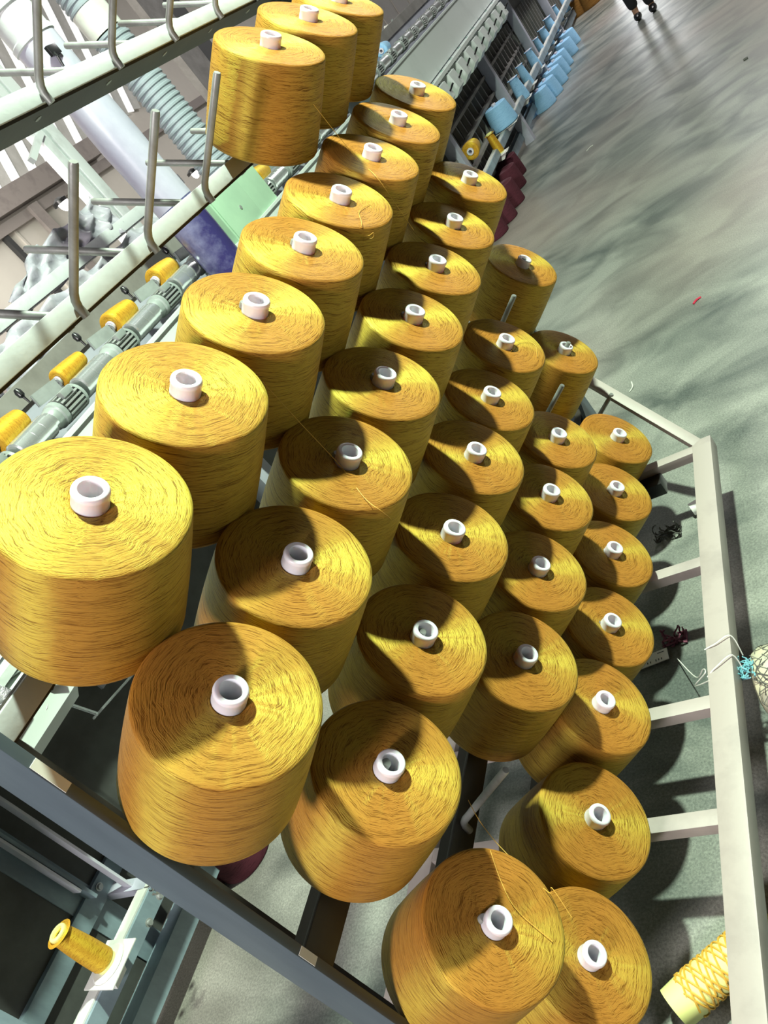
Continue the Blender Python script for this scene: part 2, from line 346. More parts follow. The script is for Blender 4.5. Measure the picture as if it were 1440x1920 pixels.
tag(b.build('window_1', M['skylight']), kind='structure')
b = MB((-30, 40, 0))
for k in range(14): b.beam((-29.9, 27.75 + k * 1.5, 6.5), (-28.1, 29.25 + k * 1.5, 14.5), 0.8, 0.22, up=(1, 0, 0))
tag(b.build('trim_6', M['white']), kind='structure')
b = MB((-20, 38, 0)); b.box(-20.4, -20, 37.4, 39.4, FLOOR, 30); tag(b.build('trim_7', M['beam']), kind='structure')
b = MB((-20, 38, 0)); b.box(-20.4, -20.1, 39.4, 41.0, FLOOR, 30); tag(b.build('trim_8', M['wall_dark']), kind='structure')
b = MB((0, 150, FLOOR)); b.box(-30, 30, 150, 150.6, FLOOR, 30); tag(b.build('wall_far', M['wall']), kind='structure')
b = MB((-10, 149.9, FLOOR)); b.box(-15, -8, 149.7, 149.95, FLOOR, 8); tag(b.build('door_1', M['daylight']), kind='structure')  # unseen glowing panel added so the far floor mirrors a bright patch


# ================================================================== CREEL RACK
ROWS = {'A': 3.98, 'B': 2.33, 'C': 2.0, 'D': 2.394, 'E': 2.024, 'F': 2.281}
TIPZ = {'A': 0.60, 'B': -0.578, 'C': -1.658, 'D': -2.823, 'E': -3.913, 'F': -4.962}
TH = math.radians(55); AX = (math.sin(TH), 0, math.cos(TH)); PL = 0.92
XR = -3.80; DP = 0.42
rack = root('creel_rack', (XR, 1.52, FLOOR), 'tall mint-painted steel yarn creel rack with angled pegs, standing on the floor', 'rack')
RO = (XR, 1.52, FLOOR)
def rbox(name, mat, *a, bev=0.012):
    b = MB(RO); b.box(*a, bev=bev); return b.build(name, mat, rack)
Y0, Y1 = 1.52, 10.2
def peg(base, sgn, mat):
    b = MB(RO); bx, by, bz = base
    a = Vector((AX[0] * sgn, 0, AX[2]))
    tip = Vector(base) + a * PL
    pts = [(bx + 0.012 * sgn, by, bz - 0.10), (bx + 0.016 * sgn, by, bz - 0.03), (bx + 0.035 * sgn, by, bz + 0.012)] + [tuple(Vector(base) + a * t) for t in (0.09, 0.3, 0.6, PL - 0.012)]
    b.tube(pts + [tuple(tip)], 0.029, 14, rr=[0.029] * (len(pts)) + [0.024], ref=(0, 1, 0)); return b.build('peg', mat, rack)
ALLR = dict(TIPZ); ALLR['T'] = 1.70
for n, tz in ALLR.items():
    bz = tz - PL * AX[2]
    y0 = ROWS.get(n, 3.21)
    if n == 'T': bz = 1.215
    ya = Y0 - 1.6 if n in 'AT' else Y0 + 0.06
    dp = DP if n == 'T' else 0.13
    pm = M['mint'] if n in 'ATB' else M['rust2']  # lower rails: shade from the cones is put into the colour
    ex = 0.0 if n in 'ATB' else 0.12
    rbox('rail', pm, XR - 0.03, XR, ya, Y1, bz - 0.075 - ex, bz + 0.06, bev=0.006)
    rbox('rail_web', M['rust'], XR - dp, XR - 0.031, ya, Y1, bz - 0.095, bz + 0.045, bev=0.0)  # dark box paints in the shade under and inside the rail
    if n == 'A': ks = range(-2, 7)
    elif n == 'T': ks = range(0, 7)
    else: ks = range(0, 8)
    for k in ks:
        y = y0 + k
        if y > Y1 - 0.2: continue
        peg((XR + 0.005, y, bz), 1, M['steel'])
        if n in 'ATB': peg((XR - 0.15, y, bz), -1, M['steel'])
for y in (Y0, Y1):
    rbox('post', M['post'], -4.094, -3.743, y, y + 0.065, FLOOR + 0.5, 1.3, bev=0.006)
# base frame
XO, XI = -2.07, -2.30; ZB, ZT = -5.795, -5.605
YB0, YB1 = 1.3, 8.48
b = MB(RO); b.box(XI, XO, YB0, YB1, ZB, ZT, bev=0.012); b.build('base_rail', M['cream_paint'], rack)
b = MB(RO); b.box(-5.3, -5.07, YB0, YB1, ZB, ZT, bev=0.012); b.build('base_rail', M['cream_paint'], rack)
for y in (8.33, 6.38, 4.62, 3.54, 1.6):
    b = MB(RO); b.box(-5.08, XI + 0.01, y - 0.07, y + 0.07, ZT - 0.13, ZT - 0.005, bev=0.008); b.build('base_crossbar', M['cream_paint'], rack)
b = MB(RO); b.beam((XI + 0.06, 8.44, ZT - 0.05), at(1090, 706, 'y', 9.7), 0.13, 0.09, up=(0, 0, 1), bev=0.006); b.build('diagonal_stay', M['cream_paint'], rack)

# ---- the golden cones on the pegs
proto = cone_proto('yarn_cone', 0.138, 0.1475, 0.24, M['gold'], M['tube'])
POS = {('B',0):(-2.935,2.331,-.55),('B',1):(-2.954,3.331,-.578),('B',2):(-2.95,4.331,-.609),('B',3):(-2.95,5.331,-.607),('B',4):(-2.968,6.331,-.602),('B',5):(-2.942,7.331,-.582),('B',6):(-2.921,8.331,-.571),('B',7):(-2.919,9.331,-.53),
('C',0):(-2.914,2.0,-1.625),('C',1):(-2.955,3.0,-1.668),('C',2):(-2.948,4.0,-1.689),('C',3):(-2.953,5.0,-1.688),('C',4):(-2.935,6.0,-1.685),('C',5):(-2.931,7.0,-1.673),('C',6):(-2.932,8.0,-1.653),('C',7):(-2.877,9.0,-1.568),
('D',0):(-3.009,2.394,-2.83),('D',1):(-3.007,3.394,-2.821),('D',2):(-2.976,4.394,-2.805),('D',3):(-2.96,5.394,-2.804),('D',4):(-3.004,6.394,-2.851),('D',5):(-2.989,7.394,-2.841),('D',7):(-3.03,9.394,-2.825),
('E',0):(-2.949,2.024,-3.949),('E',2):(-2.971,4.024,-3.89),('E',3):(-2.962,5.024,-3.886),('E',4):(-2.95,6.024,-3.876),('E',5):(-2.976,7.024,-3.901),('E',7):(-3.081,9.024,-3.934),
('F',0):(-2.908,2.281,-4.974),('F',1):(-2.915,3.281,-4.965),('F',2):(-2.866,4.281,-4.89),('F',3):(-2.899,5.281,-5.005),('F',4):(-2.901,6.281,-4.99),('F',5):(-2.899,7.281,-4.975),('F',6):(-2.881,8.281,-4.951),
('A',3):(-2.949,6.98,.616),('A',4):(-2.932,7.98,.629),('A',5):(-2.94,8.98,.62)}
ORD = ['nearest', 'second', 'third', 'fourth', 'fifth', 'sixth', 'seventh', 'eighth']
RN = {'A': 'topmost', 'B': 'second', 'C': 'third', 'D': 'fourth', 'E': 'fifth', 'F': 'lowest'}
byrow = {}
for (r, i) in POS: byrow.setdefault(r, []).append(i)
first = True
for (r, i), q in POS.items():
    o = proto if first else copy_tree(proto); first = False
    o.location = V(*q); jt = random.uniform(-1.2, 1.2); ja = random.uniform(-1.0, 1.0)
    th = TH + math.radians(jt)
    if r == 'A': th -= math.radians(4)
    rot = Matrix.Rotation(th, 4, 'Y') @ Matrix.Rotation(math.radians(ja), 4, 'X') @ Matrix.Rotation(random.uniform(0, 6.28), 4, 'Z')
    o.rotation_euler = rot.to_euler()
    js = sorted(byrow[r]); k = js.index(i)
    wh = ORD[k] if k == 0 else (ORD[k] + ' from near end' if k < len(js) - 1 else 'farthest')
    extra = ''
    tag(o, 'golden yarn cone on white tube, %s in the %s row of rack' % (wh, RN[r]), 'yarn cone', 'golden yarn cones on the %s row of pegs' % RN[r])
# ================================================================== TWISTING MACHINE behind the rack
def mx(s): return -(9.03 - 0.02 * s)
def zc(s, z): return z + 0.017 * (s - 7.8) * (z + 5.5) / 4.84
MO = (mx(8), 8, FLOOR)
mach = root('twisting_machine', MO, 'long mint-green yarn twisting machine with a line of motors and chrome drums behind the rack', 'machine')
def mpart(name, mat, fn, parent=None):
    b = MB(MO); fn(b); return b.build(name, mat, parent or mach)
def run(fn, s0=-4, s1=60, n=8):
    """calls fn(y0, y1, x-shift, level function) for straight stretches following the slightly slanted line"""
    st = (s1 - s0) / n
    for i in range(n): fn(s0 + i * st, s0 + (i + 1) * st)
def strip(b, dx0, dx1, z0, z1, s0=-4, s1=62, ext=0.0):
    v = []
    for s in (s0, s1):
        for dx, z in ((dx0, z0), (dx1, z0), (dx1, z1), (dx0, z1)): v.append(b.bm.verts.new(b.p((mx(s) + dx, s, zc(s, z)))))
    for q in ((0, 1, 2, 3), (7, 6, 5, 4), (0, 4, 5, 1), (1, 5, 6, 2), (2, 6, 7, 3), (3, 7, 4, 0)): b.bm.faces.new([v[i] for i in q])
mpart('front_panel', M['mint2'], lambda b: strip(b, 0.30, 0.34, -1.98, -0.98))
mpart('front_panel_lip', M['mint2'], lambda b: strip(b, 0.20, 0.38, -0.98, -0.93))
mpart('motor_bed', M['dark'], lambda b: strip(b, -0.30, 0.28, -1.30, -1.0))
mpart('back_panel', M['lav'], lambda b: strip(b, -0.95, -0.85, -3.0, -0.4))
mpart('top_beam', M['beam'], lambda b: strip(b, -1.1, -0.8, -0.4, -0.1))
mpart('table', M['mint2'], lambda b: strip(b, 0.20, 0.62, -2.12, -2.02))
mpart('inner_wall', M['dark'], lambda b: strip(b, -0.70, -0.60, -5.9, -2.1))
mpart('lower_panel', M['lav'], lambda b: strip(b, -0.55, -0.50, -3.5, -2.6, 5.2, 20))
mpart('foot_beam', M['post2'], lambda b: strip(b, -0.50, -0.25, -6.15, -5.85))
mpart('low_rail', M['post2'], lambda b: strip(b, 0.02, 0.16, -5.28, -5.06))
mpart('low_rail_cap', M['white'], lambda b: strip(b, -0.06, 0.12, -5.058, -5.035))
for s in (1.2, 9.5, 18, 26.5, 35, 43.5, 52):
    mpart('column', M['post2'] if s < 5 else M['lav'], lambda b: b.box(mx(s) - 0.35, mx(s) + 0.05, s, s + 0.42, FLOOR, zc(s, -2.1), bev=0.01))
    mpart('rail_bracket', M['post2'], lambda b: b.box(mx(s) - 0.45, mx(s) + 0.04, s + 0.1, s + 0.25, -5.25, -5.08))
# pallet-like slats in the dark bay under the table
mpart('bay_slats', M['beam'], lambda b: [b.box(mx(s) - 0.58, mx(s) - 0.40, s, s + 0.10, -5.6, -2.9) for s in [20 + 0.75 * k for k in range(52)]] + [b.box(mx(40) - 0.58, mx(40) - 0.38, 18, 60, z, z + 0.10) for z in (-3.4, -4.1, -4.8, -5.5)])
gold_b = cone_proto('bobbin', 0.040, 0.052, 0.165, M['gold_small'], M['tube'], tr=0.017, recess=0.002, stick=0.012, n=48, yname='wound_yarn')
blue_b = cone_proto('bobbin', 0.040, 0.052, 0.165, M['blue'], M['tube'], tr=0.017, recess=0.002, stick=0.012, n=48, yname='wound_yarn')
usedb = {'g': False, 'b': False}
def fins(b, s):
    x, z = mx(s), zc(s, -0.72)
    b.lathe((x, s - 0.2, z), (0, 1, 0), [(0.05, 0), (0.125, 0), (0.125, 0.4), (0.05, 0.4)], 16)
    for k in range(18):
        a = 2 * PI * k / 18 + 0.1; d = Vector((math.cos(a), 0, math.sin(a)))
        p0 = Vector((x, s - 0.19, z)) + d * 0.155; p1 = Vector((x, s + 0.19, z)) + d * 0.155
        b.beam(tuple(p0), tuple(p1), 0.030, 0.08, up=tuple(d))
BN = 0
for k in range(-3, 24):
    if k == 4: continue
    s = 7.82 + 1.53 * k; x = mx(s); z = zc(s, -0.72)
    near = -1 <= k < 14
    if near:
        mpart('motor', M['fin'], lambda b: fins(b, s))
        mpart('motor_flange', M['motor'], lambda b: [b.lathe((x, s - 0.42, z), (0, 1, 0), [(0.10, 0), (0.15, 0.0), (0.165, 0.05), (0.165, 0.11), (0.19, 0.13), (0.19, 0.21), (0.12, 0.21)], 24),
              b.lathe((x, s + 0.20, z), (0, 1, 0), [(0.19, 0), (0.195, 0.05), (0.12, 0.09), (0.03, 0.09)], 24), b.box(x + 0.10, x + 0.2, s - 0.1, s + 0.12, z + 0.10, z + 0.2, bev=0.01)])
    else:
        mpart('motor', M['fin'], lambda b: fins(b, s))
    d0 = s - 1.18
    mpart('drum', M['chrome'], lambda b: b.lathe((x, d0, z), (0, 1, 0), [(0.04, 0), (0.15, 0), (0.172, 0.02), (0.172, 0.30), (0.166, 0.305), (0.172, 0.31), (0.172, 0.50), (0.166, 0.505), (0.172, 0.51), (0.172, 0.68), (0.15, 0.70), (0.15, 0.78)], 28))
    # cradle arm, knob and the turning bobbin
    if k < 12:
        mpart('cradle_arm', M['motor'], lambda b: [b.beam((x - 0.22, s + 0.40, z + 0.26), (x - 0.42, s + 0.02, z + 0.30), 0.07, 0.17, up=(0, 0, 1), bev=0.01), b.lathe((x - 0.20, s + 0.36, z + 0.27), (0, 1, 0), [(0.02, 0), (0.06, 0), (0.06, 0.1), (0.02, 0.1)], 14)])
        mpart('knob', M['black'], lambda b: [b.lathe((x - 0.46, s - 0.02, z + 0.34), (-0.2, 0.1, 1), [(0.0, 0), (0.015, 0), (0.02, 0.10), (0.05, 0.13), (0.055, 0.20), (0.03, 0.25), (0.0, 0.26)], 14)])
    if k >= -2 and k < 13 and k != 3:
        t = 'b' if k in (11, 12) else 'g'; p = gold_b if t == 'g' else blue_b
        o = p if not usedb[t] else copy_tree(p); usedb[t] = True
        o.location = V(x - 0.20, s + 1.06, z + 0.30); o.rotation_euler = (-PI / 2, 0, 0)
        bs = 0.9 if k == 0 else 1.2
        o.scale = (bs, bs, 1.12)
        BN += 1
        ordn = ['nearest', 'second', 'third', 'fourth', 'fifth', 'sixth', 'seventh', 'eighth', 'ninth', 'tenth', 'eleventh', 'twelfth', 'thirteenth', 'fourteenth', 'fifteenth'][BN - 1]
        tag(o, '%s bobbin above the chrome drums, %s along the machine' % ('golden' if t == 'g' else 'pale blue', ordn), 'bobbin', 'bobbins above the chrome drums')
# tension units along the table
def tens(b, s):
    x = mx(s)
    zz = zc(s, -2.1)
    b.poly([(x + 0.30, s, zz), (x + 0.66, s, zz - 0.10), (x + 0.72, s, zz - 0.62), (x + 0.50, s, zz - 0.80), (x + 0.30, s, zz - 0.80)], 0.86, (0, 1, 0))
for k in range(24):
    s = 3.55 + 1.53 * k
    u = mpart('tension_box', M['mint2'], lambda b: tens(b, s))
    x, zz = mx(s), zc(s, -2.1)
    for q in (0, 1): mpart('tension_disc', M['fin'], lambda b: b.lathe((x + 0.5, s + 0.3 + q * 0.35, zz - 0.04), (0.2, 0, 1), [(0.02, 0), (0.10, 0.0), (0.11, 0.02), (0.04, 0.04), (0.03, 0.12), (0.0, 0.13)], 14), u)
    mpart('clip', M['green'], lambda b: b.box(x + 0.36, x + 0.46, s + 0.35, s + 0.55, zz, zz + 0.10, bev=0.01), u)
    mpart('lever', M['black'], lambda b: b.beam((x + 0.70, s + 0.62, zz - 0.42), (x + 0.86, s + 0.80, zz - 0.30), 0.05, 0.05), u)
mpart('indicator_lever', M['black'], lambda b: [b.beam((-8.35, 4.35, -2.75), (-8.30, 4.55, -2.55), 0.06, 0.06), b.lathe((-8.42, 4.3, -2.85), (0, 0, 1), [(0.02, 0), (0.08, 0.0), (0.05, 0.12), (0.02, 0.12)], 12)])
mpart('indicator_tip', M['pink'], lambda b: b.lathe((-8.30, 4.55, -2.55), (0.3, 0.5, 0.6), [(0.0, 0), (0.035, 0.0), (0.035, 0.05), (0.0, 0.06)], 12))
mpart('cup', M['white'], lambda b: b.lathe((-8.42, 4.02, -2.78), (0.3, -0.3, 1), [(0.06, 0), (0.10, 0.14), (0.13, 0.18), (0.11, 0.18), (0.05, 0.02)], 20))
mpart('guard_bracket', M['acrylic'], lambda b: [b.beam((-8.7, 4.5, -3.35), (-8.7, 5.3, -3.5), 0.03, 0.32, up=(1, 0, 0.3), bev=0.005), b.beam((-8.86, 4.45, -3.0), (-8.7, 4.5, -3.35), 0.03, 0.03)])
# ---- near end frame, lower left of the picture
mpart('end_post', M['post2'], lambda b: [b.beam((-9.6, 3.0, FLOOR + 0.3), (-9.6, 3.0, -2.6), 0.36, 0.10, up=(1, 0, 0), bev=0.006), b.beam((-9.42, 3.05, -4.75), (-9.42, 3.05, -2.6), 0.04, 0.22, up=(1, 0, 0))])
mpart('end_post', M['lav'], lambda b: b.beam((-9.25, 3.55, -5.2), (-9.25, 3.55, -2.4), 0.10, 0.30, up=(1, 0, 0), bev=0.006))
for q in (at(252, 1668, 'x', -9.2), at(146, 1672, 'x', -9.35)):
    mpart('post_flange', M['flange'], lambda b: b.beam(tuple(q), (q[0], q[1], q[2] + 3.2), 0.15, 0.03, up=(0, 1, 0)))
mpart('end_beam', M['post2'], lambda b: b.beam((-9.6, 0.6, -4.85), (-9.55, 5.0, -4.85), 0.16, 0.26, bev=0.008))
mpart('cross_beam', M['lav'], lambda b: b.beam((-9.6, 3.25, -5.0), (-8.8, 3.35, -5.12), 0.16, 0.12, bev=0.006))
mpart('oil_tray', M['beam'], lambda b: b.box(-10.6, -9.75, 1.2, 2.5, -4.4, -4.34, bev=0.006))
for q in [(-8.66, 3.2, -5.14), (-8.66, 2.9, -5.16), (-9.46, 3.2, -4.8)]: mpart('bolt', M['fin'], lambda b: b.lathe(q, (1, 0, 0), [(0, 0.03), (0.03, 0.03), (0.035, 0), (0.05, 0), (0.05, -0.01)], 12))
# bobbin holder plates on the low rail
def holder(x, y, z, name, label, bob=None, tall=None, w=0.52):
    h = root(name, (x, y, z), label, 'holder', 'bobbin plates on the low rail')
    b = MB((x, y, z)); b.box(x - w / 2, x + w * 0.55, y - w / 2, y + w / 2, z - 0.02, z, bev=0.008)
    b.lathe((x, y, z), (0, 0, 1), [(0.21, 0), (0.22, 0.015), (0.20, 0.03), (0.05, 0.03)], 28); b.build('plate', M['white'], h)
    b = MB((x, y, z)); b.poly([(x - w / 2, y - 0.17, z - 0.02), (x + w * 0.4, y - 0.17, z - 0.02), (x + w * 0.1, y - 0.17, z - 0.2), (x - w / 2, y - 0.17, z - 0.16)], 0.2, (0, 1, 0)); b.build('bracket', M['white'], h)
    return h
tg = cone_proto('bobbin', 0.0335, 0.041, 0.190, M['gold_small'], M['tube_y'], tr=0.031, recess=0.001, stick=0.012, n=64, yname='wound_yarn')
HN = [0]
HX, HY, HZ = -8.70, 2.36, -4.93
holder(HX, HY, HZ, 'bobbin_plate', 'white plate bracket on the low rail, under the small bobbin, bottom left')
tg.location = V(HX, HY, HZ + 0.03 + 0.70); tg.rotation_euler = (0, 0, 0.4)
tag(tg, 'small golden bobbin standing on a white plate at the lower left', 'bobbin')
# far stretch of the low rail: blue bobbins on plates, one large blue cone, a yellow bobbin
tb = cone_proto('bobbin', 0.040, 0.060, 0.19, M['blue'], M['tube'], tr=0.036, recess=0.001, stick=0.004, n=48, yname='wound_yarn'); first = True
bl = [(984, 186), (995, 160), (1010, 130), (1023, 106), (1033, 86), (1042, 64), (1053, 41), (1064, 22), (1073, 6)]
for i, (px, py) in enumerate(bl):
    x, y, z = at(px, py, 'x', -8.22)
    holder(x, y, z, 'bobbin_plate', 'white plate on the low rail under the %s standing blue bobbin' % (ORD + ['ninth'])[i], w=0.6)
    o = tb if first else copy_tree(tb); first = False
    o.location = V(x, y, z + 0.03 + 0.66); wscale = (1.25, 0.95, 1.05, 0.85, 1.15, 1.2, 0.95, 1.2, 1.1)[i]; o.scale = (wscale * 1.15, wscale * 1.15, 1.5)
    o.location.z += 0.09
    tag(o, 'light blue bobbin standing on the low rail, %s from the big blue cone' % (ORD + ['ninth'])[i], 'bobbin', 'blue bobbins standing on the low rail')
x, y, z = at(940, 288, 'x', -8.30)
holder(x, y, z, 'bobbin_plate', 'white plate holding the slim golden bobbin before the blue cones')
o = copy_tree(tg); o.location = V(x, y, z + 0.03 + 0.80); o.scale = (1.2, 1.2, 1.15); tag(o, 'slim golden bobbin on the low rail just before the large blue cone', 'bobbin')
bc = cone_proto('yarn_cone', 0.136, 0.160, 0.25, M['blue'], M['tube'], n=64)
x, y, z = at(950, 236, 'x', -8.25)
holder(x, y, z, 'bobbin_plate', 'white plate bearing the large blue cone on the low rail', w=0.9)
bc.location = V(x, y, z + 0.03) + Vector((0, 0, 0.274)); tag(bc, 'large light blue yarn cone standing up on the low rail of the machine', 'yarn cone')
x, y, z = at(903, 292, 'x', -8.4)
o = copy_tree(gold_b); o.location = V(x, y, z + 0.45); o.scale = (1.7, 1.7, 1.3); tag(o, 'golden bobbin lower on the machine, half hidden behind the rack cones', 'bobbin')
# blue cones on the floor
fb = [(994, 229), (1027, 204), (1040, 184), (1050, 163), (1056, 146), (1061, 130), (1071, 107), (1076, 88)]
fbk = [(1003, 190), (1018, 158), (1030, 135), (1040, 115)]
cs = {}
for i, (px, py) in enumerate(fb + fbk):
    q = at(px, py, 'z', FLOOR); o = copy_tree(bc)
    if i >= len(fb): q[0] -= 0.2
    sc = 0.88 if i == 0 else (0.8 if i >= len(fb) else 1.0)
    o.scale = (sc, sc, sc); o.location = V(q[0] - 0.1, q[1] + 0.45, FLOOR) + Vector((0, 0, 0.274 * sc))
    lab = ('light blue yarn cone on the floor by the machine, %s from near end' % ORD[i]) if i < 8 else 'smaller light blue cone on the floor in the back line, %s one' % ORD[i - 8]
    tag(o, lab, 'yarn cone', 'light blue yarn cones on the floor')
# brown cones beyond
br = cone_proto('yarn_cone', 0.13, 0.15, 0.25, M['brown'], M['tube'], n=48); first = True
for i, (px, py) in enumerate([(1090, 26), (1112, 10), (1130, -6)]):
    q = at(px, py, 'z', FLOOR); o = br if first else copy_tree(br); first = False
    o.scale = (1.25, 1.25, 1.15); o.location = V(q[0], q[1], FLOOR) + Vector((0, 0, 0.274 * 1.15)); tag(o, 'dark brown yarn cone on the floor beyond the blue ones, %s' % ['nearest', 'middle', 'farthest'][i], 'yarn cone', 'brown yarn cones on the floor')
# maroon cones
mr = cone_proto('yarn_cone', 0.125, 0.135, 0.25, M['maroon'], M['maroon'], tr=0.02, recess=0.001, stick=0.002, n=48); first = True
mm_ = [(986, 322), (986, 344), (983, 374), (969, 404), (952, 432)]
for i, (px, py) in enumerate(mm_ + [(392, 1645), (462, 1600)]):
    q = at(px, py, 'z', FLOOR); o = mr if first else copy_tree(mr); first = False
    if i < 5: q = [q[0] - 0.42, q[1] + 0.1, q[2]]
    o.location = V(q[0], q[1], FLOOR) + Vector((0, 0, 0.252)); o.scale = (1, 1, 1)
    lab = 'maroon yarn package on the floor beside the machine, %s from far end' % ORD[i] if i < 5 else 'maroon yarn package on the floor behind the near rack post, %s' % ['left of centre', 'nearest the gap', 'leftmost'][i - 5]
    tag(o, lab, 'yarn package', 'maroon yarn packages on the floor')

# ---- ducts, hose, column and the rest behind
def vtube(b, x, y, z0, z1, r, n=32): b.lathe((x, y, z0), (0, 0, 1), [(0.0, 0), (r, 0), (r, z1 - z0), (0, z1 - z0)], n)
du = root('suction_duct', (-8.2, 12.0, -1.3), 'wide lilac film duct hanging down, its lower end filled with purple fibre', 'duct')
b = MB((-8.2, 12.0, -1.3)); b.lathe((-8.2, 12.0, 0.30), (0, 0, 1), [(0.35, 0), (0.34, 0.6), (0.355, 1.2), (0.34, 1.9), (0.35, 2.9)], 40); b.build('film_sleeve', M['lilac'], du)
b = MB((-8.2, 12.0, -1.3)); b.lathe((-8.2, 12.0, -1.3), (0, 0, 1), [(0.0, 0), (0.33, 0), (0.34, 0.5), (0.35, 1.0), (0.349, 1.6)], 40); b.build('filled_end', M['purple'], du)
b = MB((-8.2, 12.0, -1.3)); b.lathe((-8.2, 12.0, 3.2), (0, 0, 1), [(0.35, 0), (0.37, 0.02), (0.37, 0.10), (0.35, 0.12), (0.35, 0.5), (0.38, 0.52), (0.38, 6)], 40); b.build('duct_collar', M['mint'], du)
b = MB((-8.2, 12.0, -1.3)); b.box(-7.9, -7.84, 11.62, 11.86, 2.85, 3.0, bev=0.01); b.tube([(-7.86, 11.7, 2.9), (-7.8, 11.62, 2.8), (-7.82, 11.6, 2.66)], 0.02, 8); b.build('clamp', M['black'], du)
ho = root('corrugated_hose', (-9.5, 16.0, 0.1), 'blue-grey corrugated hose running down behind the lilac duct', 'hose')
def hosepart(z0, z1, nm='hose_section'):
    prof = []; n = int((z1 - z0) / 0.12)
    for i in range(n):
        z = (z1 - z0) * i / n; prof += [(0.36, z), (0.385, z + 0.02), (0.385, z + 0.06), (0.36, z + 0.08)]
    b = MB((-9.5, 16.0, 0.1)); b.lathe((-9.5, 16.0, z0), (0, 0, 1), prof, 36); b.build(nm, M['hose'], ho)
hosepart(0.1, 3.45); hosepart(3.95, 6.5)
b = MB((-9.5, 16.0, 0.1)); b.lathe((-9.5, 16.0, 3.43), (0, 0, 1), [(0.37, 0), (0.37, 0.54)], 36); b.build('collar', M['white'], ho)
g = root('control_cabinet', (-8.4, 14.4, -1.3), 'light green painted cabinet below the corrugated hose', 'cabinet')
b = MB((-8.4, 14.4, -1.3)); b.box(-9.25, -8.42, 13.15, 15.3, -1.3, 0.03, bev=0.02); b.build('cabinet_body', M['green_panel'], g)
b = MB((-8.4, 14.4, -1.3)); b.box(-8.42, -8.40, 13.2, 14.4, -1.25, 0.0, bev=0.004); b.build('cabinet_door', M['green_panel'], g)
b = MB((-8.4, 14.4, -1.3)); b.lathe((-8.40, 13.9, -0.45), (1, 0, 0), [(0, 0), (0.04, 0), (0.04, 0.01), (0, 0.012)], 14); b.build('cable_hole', M['fin'], g)
cl = root('steel_column', (-13, 17, FLOOR), 'mint-painted H-section steel column behind the twisting machine', 'column')
b = MB((-13, 17, FLOOR)); b.box(-13.3, -13.0, 16.65, 16.9, FLOOR, 12, bev=0.01); b.box(-13.3, -13.1, 16.9, 17.05, FLOOR, 12); b.box(-13.3, -13.0, 17.05, 17.4, FLOOR, 12, bev=0.01); b.build('column_section', M['mint'], cl)
b = MB((-13, 17, FLOOR)); b.beam((-13.0, 15.9, FLOOR), (-13.0, 15.9, 3.0), 0.14, 0.14); b.beam((-13.0, 15.9, 3.0), (-13.0, 16.8, 3.4), 0.14, 0.14); b.build('side_pipe', M['mint'], cl)
cr = root('back_creel', (-11, 12, FLOOR), 'second mint creel frame behind the machine, with white plastic film over it', 'rack')
b = MB((-11, 12, FLOOR)); b.box(-11.05, -11.0, 6, 17, 0.62, 0.86, bev=0.008); b.box(-11.3, -11.05, 6, 17, 0.60, 0.66); b.build('rail', M['mint'], cr)
for y in (6.2, 16.6):
    b = MB((-11, 12, FLOOR)); b.box(-11.3, -11.06, y, y + 0.2, FLOOR, 0.6, bev=0.008); b.build('post', M['post'], cr)
# crumpled film
def film(name, pts0, pts1, lab, mat='film', amp=0.12, nu=60, nv=10):
    bm = bmesh.new(); org = V(*pts0[0]); rows = []
    def interp(P, t):
        t *= len(P) - 1; i = min(int(t), len(P) - 2); f = t - i; return Vector(P[i]).lerp(Vector(P[i + 1]), f)
    for j in range(nv + 1):
        row = []
        for i in range(nu + 1):
            t = i / nu; p = interp(pts0, t).lerp(interp(pts1, t), j / nv)
            p.x += amp * (math.sin(i * 0.33 + j * 0.5) * math.sin(i * 0.17 + 0.8 * j) + 0.5 * math.sin(i * 0.71 - j * 0.6)); p.z += 0.05 * math.sin(i * 0.45 + j)
            row.append(bm.verts.new(V(*p) - org))
        rows.append(row)
    for j in range(nv):
        for i in range(nu):
            f = bm.faces.new((rows[j][i], rows[j][i + 1], rows[j + 1][i + 1], rows[j + 1][i])); f.smooth = True
    me = bpy.data.meshes.new(name); bm.to_mesh(me); bm.free(); me.materials.append(M[mat])
    o = bpy.data.objects.new(name, me); C.collection.objects.link(o); o.location = org
    md = o.modifiers.new('s', 'SOLIDIFY'); md.thickness = 0.004
    tag(o, lab, 'plastic film'); return o
film('plastic_film', [(-11.15, 10.6, 0.9), (-11.1, 12, 1.35), (-11.2, 13.2, 1.4), (-11.1, 14.3, 1.5)], [(-11.2, 10.6, 0.6), (-11.2, 12, 0.62), (-11.2, 13.2, 0.62), (-11.1, 14.3, 0.62)], 'crumpled translucent plastic film bulging over the rear mint rail')
film('plastic_film', [(-10.4, 8.5, 0.50), (-10.4, 10.5, 0.50), (-10.4, 12.5, 0.50), (-10.4, 14.5, 0.50)], [(-10.2, 8.5, -1.7), (-10.2, 10.5, -1.7), (-10.2, 12.5, -1.7), (-10.2, 14.5, -1.7)], 'lilac-white plastic film hanging behind the bobbins and drums', amp=0.10, nu=90, nv=30)
film('plastic_film', [(-10.5, 5.0, 0.3), (-10.5, 6.5, 0.3), (-10.5, 8.5, 0.3)], [(-10.2, 5.0, -1.9), (-10.2, 6.5, -1.9), (-10.2, 8.5, -1.9)], 'dusty grey plastic film hanging behind the nearest bobbins', amp=0.14, nu=60, nv=30)
hb = root('winding_head', (-9.9, 22, -1.5), 'dark grey machinery heads with rollers between the lilac duct and the far bobbins', 'machine')
b = MB((-9.9, 22, -1.5)); b.box(-10.6, -9.7, 18.5, 34, -1.5, 0.3, bev=0.02); b.build('head_body', M['dark'], hb)
